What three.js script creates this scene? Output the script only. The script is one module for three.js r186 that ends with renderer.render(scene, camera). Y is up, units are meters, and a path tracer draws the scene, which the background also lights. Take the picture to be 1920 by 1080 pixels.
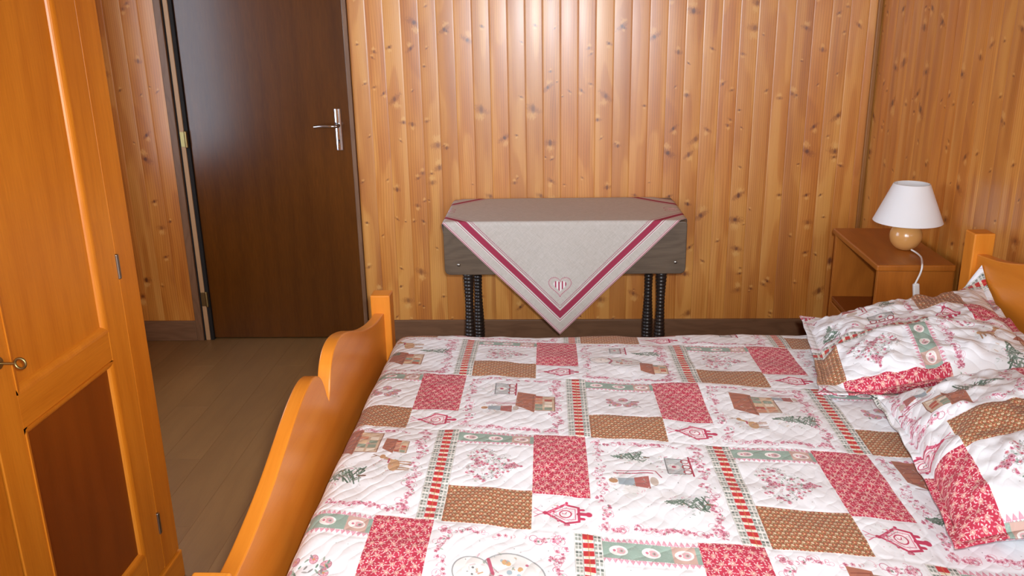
import * as THREE from 'three';
import { RoundedBoxGeometry } from 'three/addons/geometries/RoundedBoxGeometry.js';
import { mergeGeometries } from 'three/addons/utils/BufferGeometryUtils.js';
import { RectAreaLightUniformsLib } from 'three/addons/lights/RectAreaLightUniformsLib.js';

// ---------------------------------------------------------------- camera, daylight, flash, exposure
const scene = new THREE.Scene();
const renderer = new THREE.WebGLRenderer({ antialias: true });
renderer.toneMapping = THREE.LinearToneMapping;
renderer.toneMappingExposure = 1.0;
renderer.shadowMap.enabled = true;
RectAreaLightUniformsLib.init();
const RAD = Math.PI / 180;
const camera = new THREE.PerspectiveCamera(2 * Math.atan(540 / 1611) / RAD, 1920 / 1080, 0.02, 60);
camera.position.set(0, 1.53, 0);
camera.rotation.order = 'YXZ';
camera.rotation.set(-17.24 * RAD, 2.5 * RAD, -1.05 * RAD);
scene.background = new THREE.Color().setRGB(2.0, 2.6, 3.6);           // overcast daylight outside the window
const WIN = { z0: -3.42, z1: -2.22, y0: 0.7, y1: 2.1 };               // window in the left wall, between wardrobe and door
const daylight = new THREE.RectAreaLight(new THREE.Color(0.74, 0.87, 1.0), 4.5, WIN.z1 - WIN.z0 - 0.16, WIN.y1 - WIN.y0 - 0.16);
daylight.position.set(-2.14 - 0.03, (WIN.y0 + WIN.y1) / 2, (WIN.z0 + WIN.z1) / 2);
daylight.lookAt(3, daylight.position.y, daylight.position.z);
daylight.name = 'window_daylight';
scene.add(daylight);
const WIN2 = { x0: -1.15, x1: 1.2, y0: 0.95, y1: 2.15 };              // window in the wall behind the photographer
const daylight2 = new THREE.RectAreaLight(new THREE.Color(0.86, 0.94, 1.0), 7.8, WIN2.x1 - WIN2.x0 - 0.16, WIN2.y1 - WIN2.y0 - 0.16);
daylight2.position.set((WIN2.x0 + WIN2.x1) / 2, (WIN2.y0 + WIN2.y1) / 2, 1.15 + 0.03);
daylight2.lookAt(daylight2.position.x, daylight2.position.y, -5);
daylight2.name = 'rear_window_daylight';
scene.add(daylight2);
const flash = new THREE.SpotLight(new THREE.Color(0.96, 0.98, 1.0), 17, 0, 46 * RAD, 1, 2);   // the camera's own flash beside the lens
flash.position.set(0.05, 1.585, -0.03);
flash.target.position.set(-0.06, 0.75, -3); scene.add(flash.target);
flash.castShadow = true; flash.shadow.radius = 1; flash.name = 'camera_flash';
scene.add(flash);

// ---------------------------------------------------------------- noise and helpers
let seed = 20240611;
const rnd = () => { seed = (seed + 0x6D2B79F5) | 0; let t = Math.imul(seed ^ (seed >>> 15), 1 | seed); t = (t + Math.imul(t ^ (t >>> 7), 61 | t)) ^ t; return ((t ^ (t >>> 14)) >>> 0) / 4294967296; };
const rr = (a, b) => a + (b - a) * rnd();
const hash = (x, y) => { let h = Math.imul(x | 0, 374761393) + Math.imul(y | 0, 668265263); h = Math.imul(h ^ (h >>> 13), 1274126177); return ((h ^ (h >>> 16)) >>> 0) / 4294967296; };
const noise = (x, y) => {
  const xi = Math.floor(x), yi = Math.floor(y), fx = x - xi, fy = y - yi, u = fx * fx * (3 - 2 * fx), v = fy * fy * (3 - 2 * fy);
  const a = hash(xi, yi), b = hash(xi + 1, yi), c = hash(xi, yi + 1), d = hash(xi + 1, yi + 1);
  return a + (b - a) * u + (c - a) * v + (a - b - c + d) * u * v;
};
const fbm = (x, y) => 0.55 * noise(x, y) + 0.28 * noise(x * 2.1 + 7, y * 2.1 + 3) + 0.17 * noise(x * 4.3 + 1, y * 4.3 + 9);
const clamp = (x, a, b) => Math.min(b, Math.max(a, x));
const sstep = (a, b, x) => { const t = clamp((x - a) / (b - a), 0, 1); return t * t * (3 - 2 * t); };
const mix3 = (a, b, t) => [a[0] + (b[0] - a[0]) * t, a[1] + (b[1] - a[1]) * t, a[2] + (b[2] - a[2]) * t];

const used = new Map();
function numbered(name) { const n = used.get(name) ?? 0; used.set(name, n + 1); return n ? name + '_' + String(n).padStart(3, '0') : name; }
function shadow(o) { o.traverse((c) => { if (c.isMesh) { c.castShadow = true; c.receiveShadow = true; } }); return o; }
function part(name, geo, mat, parent, label) {
  const m = new THREE.Mesh(Array.isArray(geo) ? join(geo) : geo, mat);
  m.name = name; m.castShadow = m.receiveShadow = true; parent.add(m);
  if (label) m.userData.label = label;
  return m;
}
function thing(name, label, category, pos = [0, 0, 0], turn = 0, group) {
  const o = new THREE.Group(); o.name = numbered(name); o.position.set(...pos); o.rotation.y = turn;
  o.userData = { label, category }; if (group) o.userData.group = group;
  scene.add(o); return o;
}
function struct(name, geo, mat, label) {
  const m = geo ? part(name, geo, mat, scene) : new THREE.Group();
  if (!geo) { m.name = name; scene.add(m); }
  m.userData = { kind: 'structure', label, category: name.split('_')[0] };
  return m;
}
function join(list) {
  const l = list.map((g) => { const n = g.index ? g.toNonIndexed() : g; for (const k of Object.keys(n.attributes)) if (!['position', 'normal', 'uv'].includes(k)) n.deleteAttribute(k); return n; });
  return l.length === 1 ? l[0] : mergeGeometries(l);
}
// uv in metres, v along the grain
function grainUV(geo, grain, du = 0, dv = 0) {
  const g = geo.index ? geo.toNonIndexed() : geo, p = g.attributes.position, n = g.attributes.normal, uv = new Float32Array(p.count * 2);
  for (let i = 0; i < p.count; i += 3) {
    let nx = 0, ny = 0, nz = 0;
    for (let k = 0; k < 3; k++) { nx += n.getX(i + k); ny += n.getY(i + k); nz += n.getZ(i + k); }
    nx = Math.abs(nx); ny = Math.abs(ny); nz = Math.abs(nz);
    const dom = nx > ny && nx > nz ? 'x' : ny > nz ? 'y' : 'z';
    const rest = 'xyz'.replace(dom, ''), a = rest.includes(grain) ? grain : rest[1], b = rest.replace(a, '');
    const get = { x: (j) => p.getX(j), y: (j) => p.getY(j), z: (j) => p.getZ(j) };
    for (let k = 0; k < 3; k++) { uv[(i + k) * 2] = get[b](i + k) + du; uv[(i + k) * 2 + 1] = get[a](i + k) + dv; }
  }
  g.setAttribute('uv', new THREE.BufferAttribute(uv, 2));
  return g;
}
function box(x0, x1, y0, y1, z0, z1, grain = 'y', r = 0.003, du, dv) {
  const w = x1 - x0, h = y1 - y0, d = z1 - z0, rad = Math.min(r, w / 2.2, h / 2.2, d / 2.2);
  const g = rad > 0.0004 ? new RoundedBoxGeometry(w, h, d, 2, rad) : new THREE.BoxGeometry(w, h, d);
  g.translate((x0 + x1) / 2, (y0 + y1) / 2, (z0 + z1) / 2);
  return grainUV(g, grain, du ?? rr(0, 3), dv ?? rr(0, 3));
}
// a shape in the (z, y) plane extruded along x
function slabZY(pts, x0, x1, grain, bev = 0.004, holes) {
  const s = new THREE.Shape(pts.map(([z, y]) => new THREE.Vector2(-z, y)));
  if (holes) s.holes.push(...holes);
  const g = new THREE.ExtrudeGeometry(s, { depth: x1 - x0 - 2 * bev, bevelEnabled: bev > 0, bevelSize: bev, bevelThickness: bev, bevelOffset: -bev, bevelSegments: 2, steps: 1 });
  g.translate(0, 0, bev); g.rotateY(Math.PI / 2); g.translate(x0, 0, 0);
  return grainUV(g, grain, rr(0, 2), rr(0, 2));
}
function tube(pts, r, seg = 40, rad = 8) { return new THREE.TubeGeometry(new THREE.CatmullRomCurve3(pts.map((p) => new THREE.Vector3(...p))), seg, r, rad, false); }
function lathe(pts, seg = 32) { return new THREE.LatheGeometry(pts.map(([r, y]) => new THREE.Vector2(r, y)), seg); }

// ---------------------------------------------------------------- textures
function dataTex(w, h, fn, srgb = true) {
  const d = new Uint8Array(w * h * 4);
  for (let y = 0, i = 0; y < h; y++) for (let x = 0; x < w; x++, i += 4) { const c = fn(x, y); d[i] = clamp(c[0], 0, 255); d[i + 1] = clamp(c[1], 0, 255); d[i + 2] = clamp(c[2], 0, 255); d[i + 3] = 255; }
  const t = new THREE.DataTexture(d, w, h); t.magFilter = THREE.LinearFilter; t.minFilter = THREE.LinearFilter; t.wrapS = t.wrapT = THREE.RepeatWrapping;
  if (srgb) t.colorSpace = THREE.SRGBColorSpace; t.needsUpdate = true; return t;
}
// knotty pine: twelve board faces side by side, 0.096 m wide and 2.56 m tall each
const STRIPS = 12, TEXH = 2.56;
function pineAtlas(base) {
  const W = 1020, H = 2048, sw = W / STRIPS, boards = [];
  for (let s = 0; s < STRIPS; s++) {
    const knots = []; let y = rr(0.05, 0.3);
    const many = rnd() < 0.3;
    while (y < TEXH) {
      knots.push({ x: rr(0.12, 0.88) * 0.096, y, r: 0.0026 + 0.0090 * rnd() ** 1.7, dark: rr(0.3, 0.95), a: rr(-1.8, 1.8), e: rr(0.45, 1.3) });
      if (rnd() < 0.2) knots.push({ x: rr(0.1, 0.9) * 0.096, y: y + rr(-0.03, 0.03), r: rr(0.002, 0.006), dark: rr(0.4, 0.9), a: rr(-1, 1), e: rr(0.5, 1.4) });
      y += many ? rr(0.07, 0.26) : rr(0.12, 0.7);
    }
    boards.push({ knots, tone: rr(-0.42, 0.42), c: rr(-0.03, 0.12), k: rr(30, 75), ph: rr(0, 50), red: rr(-1, 1) });
  }
  const LIGHT = base.light, MID = base.mid, DARK = base.dark, KNOT = base.knot, PALE = base.pale;
  return dataTex(W, H, (px, py) => {
    const s = Math.min(STRIPS - 1, Math.floor(px / sw)), b = boards[s], x = (px - s * sw) / sw * 0.096, y = py / H * TEXH;
    let wx = x, knot = 0, halo = 0, pale = 0;
    for (const k of b.knots) {
      const dy = y - k.y; if (Math.abs(dy) > 0.09) continue;
      const dx = x - k.x, q = Math.sqrt(dx * dx + (dy * k.e) ** 2) / k.r;
      wx -= Math.sign(dx) * k.r * 0.9 * Math.exp(-(dy * dy) / (k.r * k.r * 9)) * Math.exp(-Math.abs(dx) / (k.r * 2.4));
      const e = q + (noise(dx * 700 + k.x * 9e3, dy * 700) - 0.5) * 0.5;
      knot = Math.max(knot, k.dark * (1 - sstep(0.35, 1.25, e)));
      const sm = Math.hypot(dx / (k.r * 4.6), (dy + dx * k.a * 0.35) / (k.r * 1.9)) + (noise(x * 420 + k.y * 50, y * 160) - 0.5) * 0.7;
      halo = Math.max(halo, (0.35 + 0.5 * k.dark) * (1 - sstep(0.25, 1.1, sm)));
      const pd = Math.hypot((dx - k.r * 0.6 * k.a) / (k.r * 2.6), (dy - k.r * 2.6 * Math.sign(k.a)) / (k.r * 2.2));
      pale = Math.max(pale, 0.6 * (1 - sstep(0.3, 1.1, pd + (noise(x * 300, y * 110) - 0.5) * 0.8)));  // pale patch beside each knot: reflected flash painted into the wood colour
    }
    const R = (wx - b.c) * b.k * 6 + fbm(y * 1.1 + b.ph, s * 9.1) * 9 + noise(x * 160, y * 3 + b.ph) * 0.5;
    const ring = 0.5 + 0.5 * Math.sin(R * 2.2), fine = fbm(x * 1400 + s * 31, y * 14 + b.ph), broad = fbm(x * 30 + s * 17, y * 1.6 + b.ph);
    let t = 0.24 * Math.pow(ring, 3) + 0.26 * (fine - 0.5) + 0.5 * (broad - 0.5) + 0.34 * (noise(x * 26 + s * 5, y * 5 + b.ph) - 0.5) + 0.26 * (sstep(0.44, 0.56, noise(x * 22 + s * 3.7, y * 3.1 + b.ph * 2)) - 0.5) + b.tone * 0.42 + 0.24;
    let c = t < 0.4 ? mix3(LIGHT, MID, clamp(t / 0.4, 0, 1)) : mix3(MID, DARK, clamp((t - 0.4) / 0.6, 0, 1));
    c = mix3(c, PALE, pale); c = mix3(c, mix3(DARK, KNOT, 0.3), halo * 0.8); c = mix3(c, KNOT, knot);
    return [c[0] + b.red * 2, c[1] - b.red * 1.2, c[2] - b.red * 3];
  });
}
const PINE = { light: [220, 154, 72], mid: [200, 126, 46], dark: [164, 90, 26], knot: [96, 48, 18], pale: [232, 178, 104] };
const pineBack = pineAtlas(PINE), pineSide = pineAtlas(PINE);          // the same wood, another set of boards

// plain varnished wood, uv in metres (size mx by my), grain along v
function woodTex(w, h, mx, my, light, dark, o = {}) {
  const t = dataTex(w, h, (px, py) => {
    const x = px / w, y = py / h, sx = (a, n) => { const u = x * n; return a(u) * (1 - x) + a(u - n) * x; };   // wraps across
    const sy = (f) => f(y) * (1 - y) + f(y - 1) * y;
    const wob = sy((v) => fbm(x * (o.wx ?? 5), v * (o.wy ?? 3)));
    const ring = 0.5 + 0.5 * Math.sin((x * (o.rings ?? 14) + wob * (o.warp ?? 5)) * 6.283);
    const fine = sy((v) => fbm(x * w / 2.2, v * my * 22)), broad = sx((u) => sy((v) => fbm(u + 5, v * 3 + 2)), o.broad ?? 4);
    const k = clamp((o.rs ?? 0.3) * Math.pow(ring, 2) + (o.fs ?? 0.5) * (fine - 0.5) + (o.bs ?? 0.8) * (broad - 0.5) + 0.35, 0, 1);
    return mix3(light, dark, k);
  });
  t.repeat.set(1 / mx, 1 / my); return t;
}
const T = {
  bed: woodTex(512, 1024, 0.5, 1.4, [230, 146, 50], [200, 113, 27], { rings: 6, warp: 2, rs: 0.2, fs: 0.35 }),
  ward: woodTex(512, 1024, 0.5, 1.4, [218, 134, 34], [182, 98, 14], { rings: 7, warp: 2, rs: 0.16, fs: 0.6, bs: 1.1, wy: 2 }),
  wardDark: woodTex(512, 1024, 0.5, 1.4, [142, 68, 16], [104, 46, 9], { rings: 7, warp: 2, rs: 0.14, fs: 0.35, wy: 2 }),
  door: woodTex(512, 1024, 0.8, 2.0, [98, 54, 12], [60, 29, 4], { rings: 9, warp: 2, rs: 0.12, fs: 0.5, bs: 0.9, wy: 1.5 }),
  dark: woodTex(256, 512, 0.4, 1.0, [110, 94, 76], [80, 66, 52], { rings: 8, fs: 0.7 }),
  night: woodTex(512, 512, 0.5, 0.8, [180, 106, 34], [140, 76, 18], { rings: 6, rs: 0.2, warp: 2 }),
  floor: woodTex(512, 1024, 0.6, 1.6, [146, 107, 62], [114, 80, 44], { rings: 8, warp: 4, rs: 0.12, fs: 0.3, bs: 1.0 }),
  frame: woodTex(256, 512, 0.3, 1.0, [132, 96, 68], [104, 72, 48], { rings: 6 }),
};
const std = (o) => new THREE.MeshPhysicalMaterial(o);
const M = {
  pineBack: std({ map: pineBack, roughness: 0.43, ior: 1.62, clearcoat: 0.4, clearcoatRoughness: 0.24 }),
  pineSide: std({ map: pineSide, roughness: 0.43, ior: 1.62, clearcoat: 0.4, clearcoatRoughness: 0.24 }),
  backing: std({ color: 0x5a3414, roughness: 0.9 }),
  bed: std({ map: T.bed, roughness: 0.32 }),
  ward: std({ map: T.ward, roughness: 0.38 }),
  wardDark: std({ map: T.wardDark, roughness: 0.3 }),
  door: std({ map: T.door, roughness: 0.24 }),
  dark: std({ map: T.dark, roughness: 0.4 }),
  leg: std({ color: 0x2a2320, roughness: 0.35 }),
  night: std({ map: T.night, roughness: 0.35 }),
  floor: std({ map: T.floor, roughness: 0.42 }),
  frame: std({ map: T.frame, roughness: 0.45 }),
  jamb: std({ color: 0xb28a62, roughness: 0.5 }),
  gap: std({ color: 0x120c08, roughness: 0.8 }),
  chrome: std({ color: 0xd8dadc, roughness: 0.14, metalness: 1 }),
  steel: std({ color: 0x9a958c, roughness: 0.35, metalness: 1 }),
  brass: std({ color: 0xa08e5e, roughness: 0.42, metalness: 1 }),
  shade: std({ color: 0xf8f8f8, roughness: 0.95, transmission: 0.12, thickness: 0, side: THREE.DoubleSide }),
  ball: std({ color: 0xcf9858, roughness: 0.25, clearcoat: 0.6, clearcoatRoughness: 0.1 }),
  cord: std({ color: 0xe8e6e2, roughness: 0.45 }),
  white: std({ color: 0xeeece6, roughness: 0.5 }),
  plaster: std({ color: 0xd8cdb8, roughness: 0.9 }),
  ceil: std({ color: 0x8a6038, roughness: 0.6 }),
  glass: std({ color: 0xffffff, roughness: 0.0, transmission: 1, thickness: 0 }),
  mattress: std({ color: 0xe6e2d8, roughness: 0.9 }),
};

// ---------------------------------------------------------------- the room
const REAR = 1.15, BACK = -4.06, RIGHT = 1.486, LEFT = -2.14, TOP = 2.42, PW = 0.0805;
// one plank: front face toward +z at z = 0, 12 mm thick, base at y = 0, bevelled edges and a slightly crowned face
function plankGeo(strip, len, y0, flip, ends, width = PW) {
  const w = width - 0.0004, b = 0.007, cr = 0.0007, pts = [[-w / 2, -0.012], [-w / 2, -0.0008]], half = [];
  for (const t of [0.12, 0.3, 0.5, 0.72, 1]) half.push([b * t, -0.0008 * (1 - t) ** 2]);      // eased long edges
  for (const [d, z] of half) pts.push([-w / 2 + d, z]);
  for (let i = 1; i < 6; i++) { const t = i / 6; pts.push([-w / 2 + b + (w - 2 * b) * t, cr * 4 * t * (1 - t)]); }
  for (const [d, z] of half.reverse()) pts.push([w / 2 - d, z]);
  pts.push([w / 2, -0.0008], [w / 2, -0.012]);
  const P = [], N = [], U = [], n = pts.length, nor = [];
  for (let i = 0; i < n - 1; i++) { const dx = pts[i + 1][0] - pts[i][0], dz = pts[i + 1][1] - pts[i][1], l = Math.hypot(dx, dz); nor.push([-dz / l, dx / l]); }
  const vn = (seg, at) => (seg < 1 || seg > n - 3) ? nor[seg] : (() => { const o = at === seg ? seg - 1 : seg + 1; const q = o < 1 || o > n - 3 ? nor[seg] : nor[o]; const a = nor[seg][0] + q[0], c = nor[seg][1] + q[1], l = Math.hypot(a, c); return [a / l, c / l]; })();
  const vOf = (y) => { const t = (y + y0) / TEXH; return ends ? 1 - t : t; };
  const uOf = (x) => { const t = clamp(x / width + 0.5, 0.012, 0.988); return (strip + (flip ? 1 - t : t)) / STRIPS; };
  for (let i = 0; i < n - 1; i++) {
    const A = pts[i], B = pts[i + 1], na = vn(i, i), nb = vn(i, i + 1);
    const q = [[A, 0, na], [B, 0, nb], [B, len, nb], [A, 0, na], [B, len, nb], [A, len, na]];
    for (const [p, y, m] of q) { P.push(p[0], y, p[1]); N.push(m[0], 0, m[1]); U.push(uOf(p[0]), vOf(y)); }
  }
  for (const y of [0, len]) for (let i = 1; i < n - 1; i++) {
    const tri = y ? [pts[0], pts[i], pts[i + 1]] : [pts[0], pts[i + 1], pts[i]];
    for (const p of tri) { P.push(p[0], y, p[1]); N.push(0, y ? 1 : -1, 0); U.push(uOf(p[0]), vOf(y)); }
  }
  const g = new THREE.BufferGeometry();
  g.setAttribute('position', new THREE.Float32BufferAttribute(P, 3)); g.setAttribute('normal', new THREE.Float32BufferAttribute(N, 3)); g.setAttribute('uv', new THREE.Float32BufferAttribute(U, 2));
  return g;
}
const geoCache = new Map();
function plank(strip, len, y0, flip, ends) { const k = [strip, len, y0, flip, ends].join(); if (!geoCache.has(k)) geoCache.set(k, plankGeo(strip, len, y0, flip, ends)); return geoCache.get(k); }
// planks along a wall: from point a towards direction angle; place(t) gives position, turn the way the face points
function clad(wall, count, place, turn, spans) {
  let last = -1;
  for (let i = 0; i < count; i++) {
    let s; do s = Math.floor(rnd() * STRIPS); while (s === last); last = s;
    const flip = rnd() < 0.5, ends = rnd() < 0.5, wood = rnd() < 0.5 ? M.pineBack : M.pineSide, [x, z] = place(i), lean = rr(-0.012, 0.012);
    for (const [y0, y1] of spans(i)) {
      const m = part('plank', plank(s, y1 - y0, y0 + 0.05, flip, ends), wood, wall);
      m.position.set(x, y0, z); m.rotation.y = turn + lean;
    }
  }
}
// floor with its boards
const floor = struct('floor', box(LEFT - 0.1, RIGHT + 0.1, -0.12, -0.014, BACK - 0.15, REAR + 0.1, 'z', 0), M.backing, 'brown wood-look laminate floor');
{
  const bw = 0.142, len = 1.35, variants = Array.from({ length: 8 }, (_, i) => box(-bw / 2 + 0.0002, bw / 2 - 0.0002, -0.013, 0, -len / 2 + 0.0002, len / 2 - 0.0002, 'z', 0.0005, i * 0.23, i * 0.41));
  const n = Math.ceil((RIGHT - LEFT) / bw);
  for (let i = 0; i < n; i++) for (let k = 0; k < 5; k++) {
    const z = BACK - 1.0 + (i % 3) * 0.45 + k * len + len / 2, x = LEFT + (i + 0.5) * bw;
    if (z + len / 2 > REAR + 0.62) continue;
    const b = part('board', variants[Math.floor(rnd() * 8)], M.floor, floor); b.position.set(x, 0, z);
  }
}
// back wall, open behind the door leaf
const DX0 = -1.788, DX1 = -0.905, DTOP = 2.06;
const wallBack = struct('wall_back', [box(LEFT - 0.1, DX0, -0.1, TOP + 0.1, BACK - 0.14, BACK - 0.0121, 'y', 0), box(DX1, RIGHT + 0.1, -0.1, TOP + 0.1, BACK - 0.14, BACK - 0.0121, 'y', 0), box(DX0, DX1, DTOP, TOP + 0.1, BACK - 0.14, BACK - 0.0121, 'y', 0)], M.backing, 'back wall of vertical knotty pine planks');
{
  const x0 = DX1 + PW / 2 + 0.002 - Math.ceil((DX1 - LEFT) / PW) * PW, n = Math.ceil((RIGHT + 0.05 - x0) / PW);
  clad(wallBack, n, (i) => [x0 + i * PW, BACK], 0, (i) => { const x = x0 + i * PW; return x > DX0 - 0.03 && x < DX1 - 0.0 ? [[DTOP + 0.05, TOP]] : [[0.0, TOP]]; });
}
const wallRight = struct('wall_right', box(RIGHT + 0.0121, RIGHT + 0.14, -0.1, TOP + 0.1, BACK - 0.14, REAR + 0.14, 'y', 0), M.backing, 'right wall of vertical knotty pine planks');
{ const n = Math.floor((REAR - BACK - 0.02) / PW); clad(wallRight, n, (i) => [RIGHT, BACK + 0.018 + (i + 0.5) * PW], -Math.PI / 2, () => [[0, TOP]]); }
const wallLeft = struct('wall_left', [[BACK - 0.14, WIN.z0, -0.1, TOP + 0.1], [WIN.z1, REAR + 0.14, -0.1, TOP + 0.1], [WIN.z0, WIN.z1, -0.1, WIN.y0], [WIN.z0, WIN.z1, WIN.y1, TOP + 0.1]].map(([z0, z1, y0, y1]) => box(LEFT - 0.16, LEFT - 0.0121, y0, y1, z0, z1, 'y', 0)), M.backing, 'left wall of vertical knotty pine planks with the window');
{ const n = Math.floor((REAR - BACK) / PW); clad(wallLeft, n, (i) => [LEFT, BACK + (i + 0.5) * PW + 0.004], Math.PI / 2, (i) => { const z = BACK + (i + 0.5) * PW + 0.004; return z > WIN.z0 - 0.02 && z < WIN.z1 + 0.02 ? [[0, WIN.y0 - 0.01], [WIN.y1 + 0.01, TOP]] : [[0, TOP]]; }); }
struct('wall_rear', [[LEFT - 0.1, WIN2.x0, -0.1, TOP + 0.1], [WIN2.x1, RIGHT + 0.1, -0.1, TOP + 0.1], [WIN2.x0, WIN2.x1, -0.1, WIN2.y0], [WIN2.x0, WIN2.x1, WIN2.y1, TOP + 0.1]].map(([x0, x1, y0, y1]) => box(x0, x1, y0, y1, REAR, REAR + 0.16, 'y', 0)), M.plaster, 'plastered wall with a window behind the photographer');
const ceiling = struct('ceiling', box(LEFT - 0.1, RIGHT + 0.1, TOP, TOP + 0.1, BACK - 0.14, REAR + 0.14, 'z', 0), M.ceil, 'wooden ceiling above the room');
{
  const x0 = LEFT - 0.12, x1 = LEFT - 0.05, zm = (WIN.z0 + WIN.z1) / 2, f = 0.06;
  const win = struct('window_1', [box(x0, x1, WIN.y0, WIN.y1, WIN.z0, WIN.z0 + f), box(x0, x1, WIN.y0, WIN.y1, WIN.z1 - f, WIN.z1), box(x0, x1, WIN.y0, WIN.y0 + f, WIN.z0 + f, WIN.z1 - f, 'z'), box(x0, x1, WIN.y1 - f, WIN.y1, WIN.z0 + f, WIN.z1 - f, 'z'), box(x0, x1, WIN.y0 + f, WIN.y1 - f, zm - 0.035, zm + 0.035)], M.bed, 'two-light wooden window beside the wardrobe');
  for (const [a, b] of [[WIN.z0 + f, zm - 0.035], [zm + 0.035, WIN.z1 - f]]) part('pane', new THREE.BoxGeometry(0.004, WIN.y1 - WIN.y0 - 2 * f, b - a).translate(x0 + 0.03, (WIN.y0 + WIN.y1) / 2, (a + b) / 2), M.glass, win);
  part('sill', box(LEFT - 0.05, LEFT + 0.03, WIN.y0 - 0.03, WIN.y0, WIN.z0 - 0.03, WIN.z1 + 0.03, 'z', 0.004), M.bed, win);
  part('casing', [box(LEFT + 0.0015, LEFT + 0.014, WIN.y0, WIN.y1 + 0.06, WIN.z0 - 0.05, WIN.z0 + 0.004), box(LEFT + 0.0015, LEFT + 0.014, WIN.y0, WIN.y1 + 0.06, WIN.z1 - 0.004, WIN.z1 + 0.05), box(LEFT + 0.0015, LEFT + 0.014, WIN.y1 - 0.004, WIN.y1 + 0.06, WIN.z0 + 0.004, WIN.z1 - 0.004, 'z')], M.bed, win);
}

{
  const z0 = REAR + 0.05, z1 = REAR + 0.12, xm = (WIN2.x0 + WIN2.x1) / 2, f = 0.06;
  const win = struct('window_2', [box(WIN2.x0, WIN2.x0 + f, WIN2.y0, WIN2.y1, z0, z1), box(WIN2.x1 - f, WIN2.x1, WIN2.y0, WIN2.y1, z0, z1), box(WIN2.x0 + f, WIN2.x1 - f, WIN2.y0, WIN2.y0 + f, z0, z1, 'x'), box(WIN2.x0 + f, WIN2.x1 - f, WIN2.y1 - f, WIN2.y1, z0, z1, 'x'), box(xm - 0.035, xm + 0.035, WIN2.y0 + f, WIN2.y1 - f, z0, z1)], M.bed, 'wide two-light wooden window behind the photographer');
  for (const [a, b] of [[WIN2.x0 + f, xm - 0.035], [xm + 0.035, WIN2.x1 - f]]) part('pane', new THREE.BoxGeometry(b - a, WIN2.y1 - WIN2.y0 - 2 * f, 0.004).translate((a + b) / 2, (WIN2.y0 + WIN2.y1) / 2, z0 + 0.03), M.glass, win);
}
// baseboards and corner strip
struct('baseboard_back', [box(LEFT, DX0, 0, 0.106, BACK + 0.0012, BACK + 0.015, 'x'), box(DX1, RIGHT - 0.016, 0, 0.106, BACK + 0.0012, BACK + 0.015, 'x')], M.frame, 'grey-brown baseboard along the back wall');
struct('baseboard_right', box(RIGHT - 0.015, RIGHT - 0.0012, 0, 0.106, BACK + 0.016, REAR, 'z'), M.frame, 'grey-brown baseboard along the right wall');
struct('trim_1', box(RIGHT - 0.022, RIGHT - 0.0012, 0.107, TOP, BACK + 0.0012, BACK + 0.016, 'y', 0.005), std({ color: 0x96622c, roughness: 0.45 }), 'narrow wooden strip in the corner of the two plank walls');

// door frame: grey-brown casing, pale jamb strip and the stop behind the leaf
const trim = struct('trim_2', [box(DX0, -1.754, 0, DTOP + 0.04, BACK - 0.06, BACK + 0.016), box(-0.925, DX1, 0, DTOP + 0.04, BACK - 0.06, BACK + 0.012), box(-1.754, -0.925, 2.03, DTOP + 0.04, BACK - 0.06, BACK + 0.014, 'x')], M.frame, 'grey-brown door casing');
part('jamb', box(-1.746, -1.724, 0, 2.03, BACK - 0.06, BACK + 0.006), M.jamb, trim, 'pale jamb strip');
part('gap_shade', [box(-1.7535, -1.7465, 0, 2.03, BACK - 0.03, BACK + 0.004, 'y', 0), box(-1.7235, -1.7065, 0, 2.03, BACK - 0.05, BACK + 0.001, 'y', 0)], M.gap, trim, 'black strips standing in for the shade of the door gaps');  // added black strips: the shade inside the gaps either side of the jamb
part('stop', [box(-1.788, -1.66, -0.01, 2.06, BACK - 0.10, BACK - 0.062), box(-0.97, -0.905, -0.01, 2.06, BACK - 0.10, BACK - 0.062), box(-1.66, -0.97, 1.95, 2.06, BACK - 0.10, BACK - 0.062, 'x'), box(-1.66, -0.97, -0.1, 0.05, BACK - 0.10, BACK - 0.062, 'x')], M.gap, trim);
const door = struct('door_1', null, null, 'closed dark brown flush wooden door');
part('leaf', box(-1.706, -0.928, 0.008, 2.026, BACK - 0.055, BACK - 0.012, 'y', 0.003), M.door, door);
for (const y of [0.22, 1.02, 1.82]) {
  const h = part('hinge', [lathe([[0.0001, -0.04], [0.006, -0.04], [0.0075, -0.036], [0.0075, 0.036], [0.006, 0.04], [0.0001, 0.04]], 14).translate(-1.716, y, BACK + 0.009)], M.brass, door, 'brass hinge knuckle');
  part('hinge_plate', box(-1.744, -1.722, y - 0.036, y + 0.036, BACK + 0.0062, BACK + 0.0085, 'y', 0.0008), M.brass, h);
}
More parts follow.
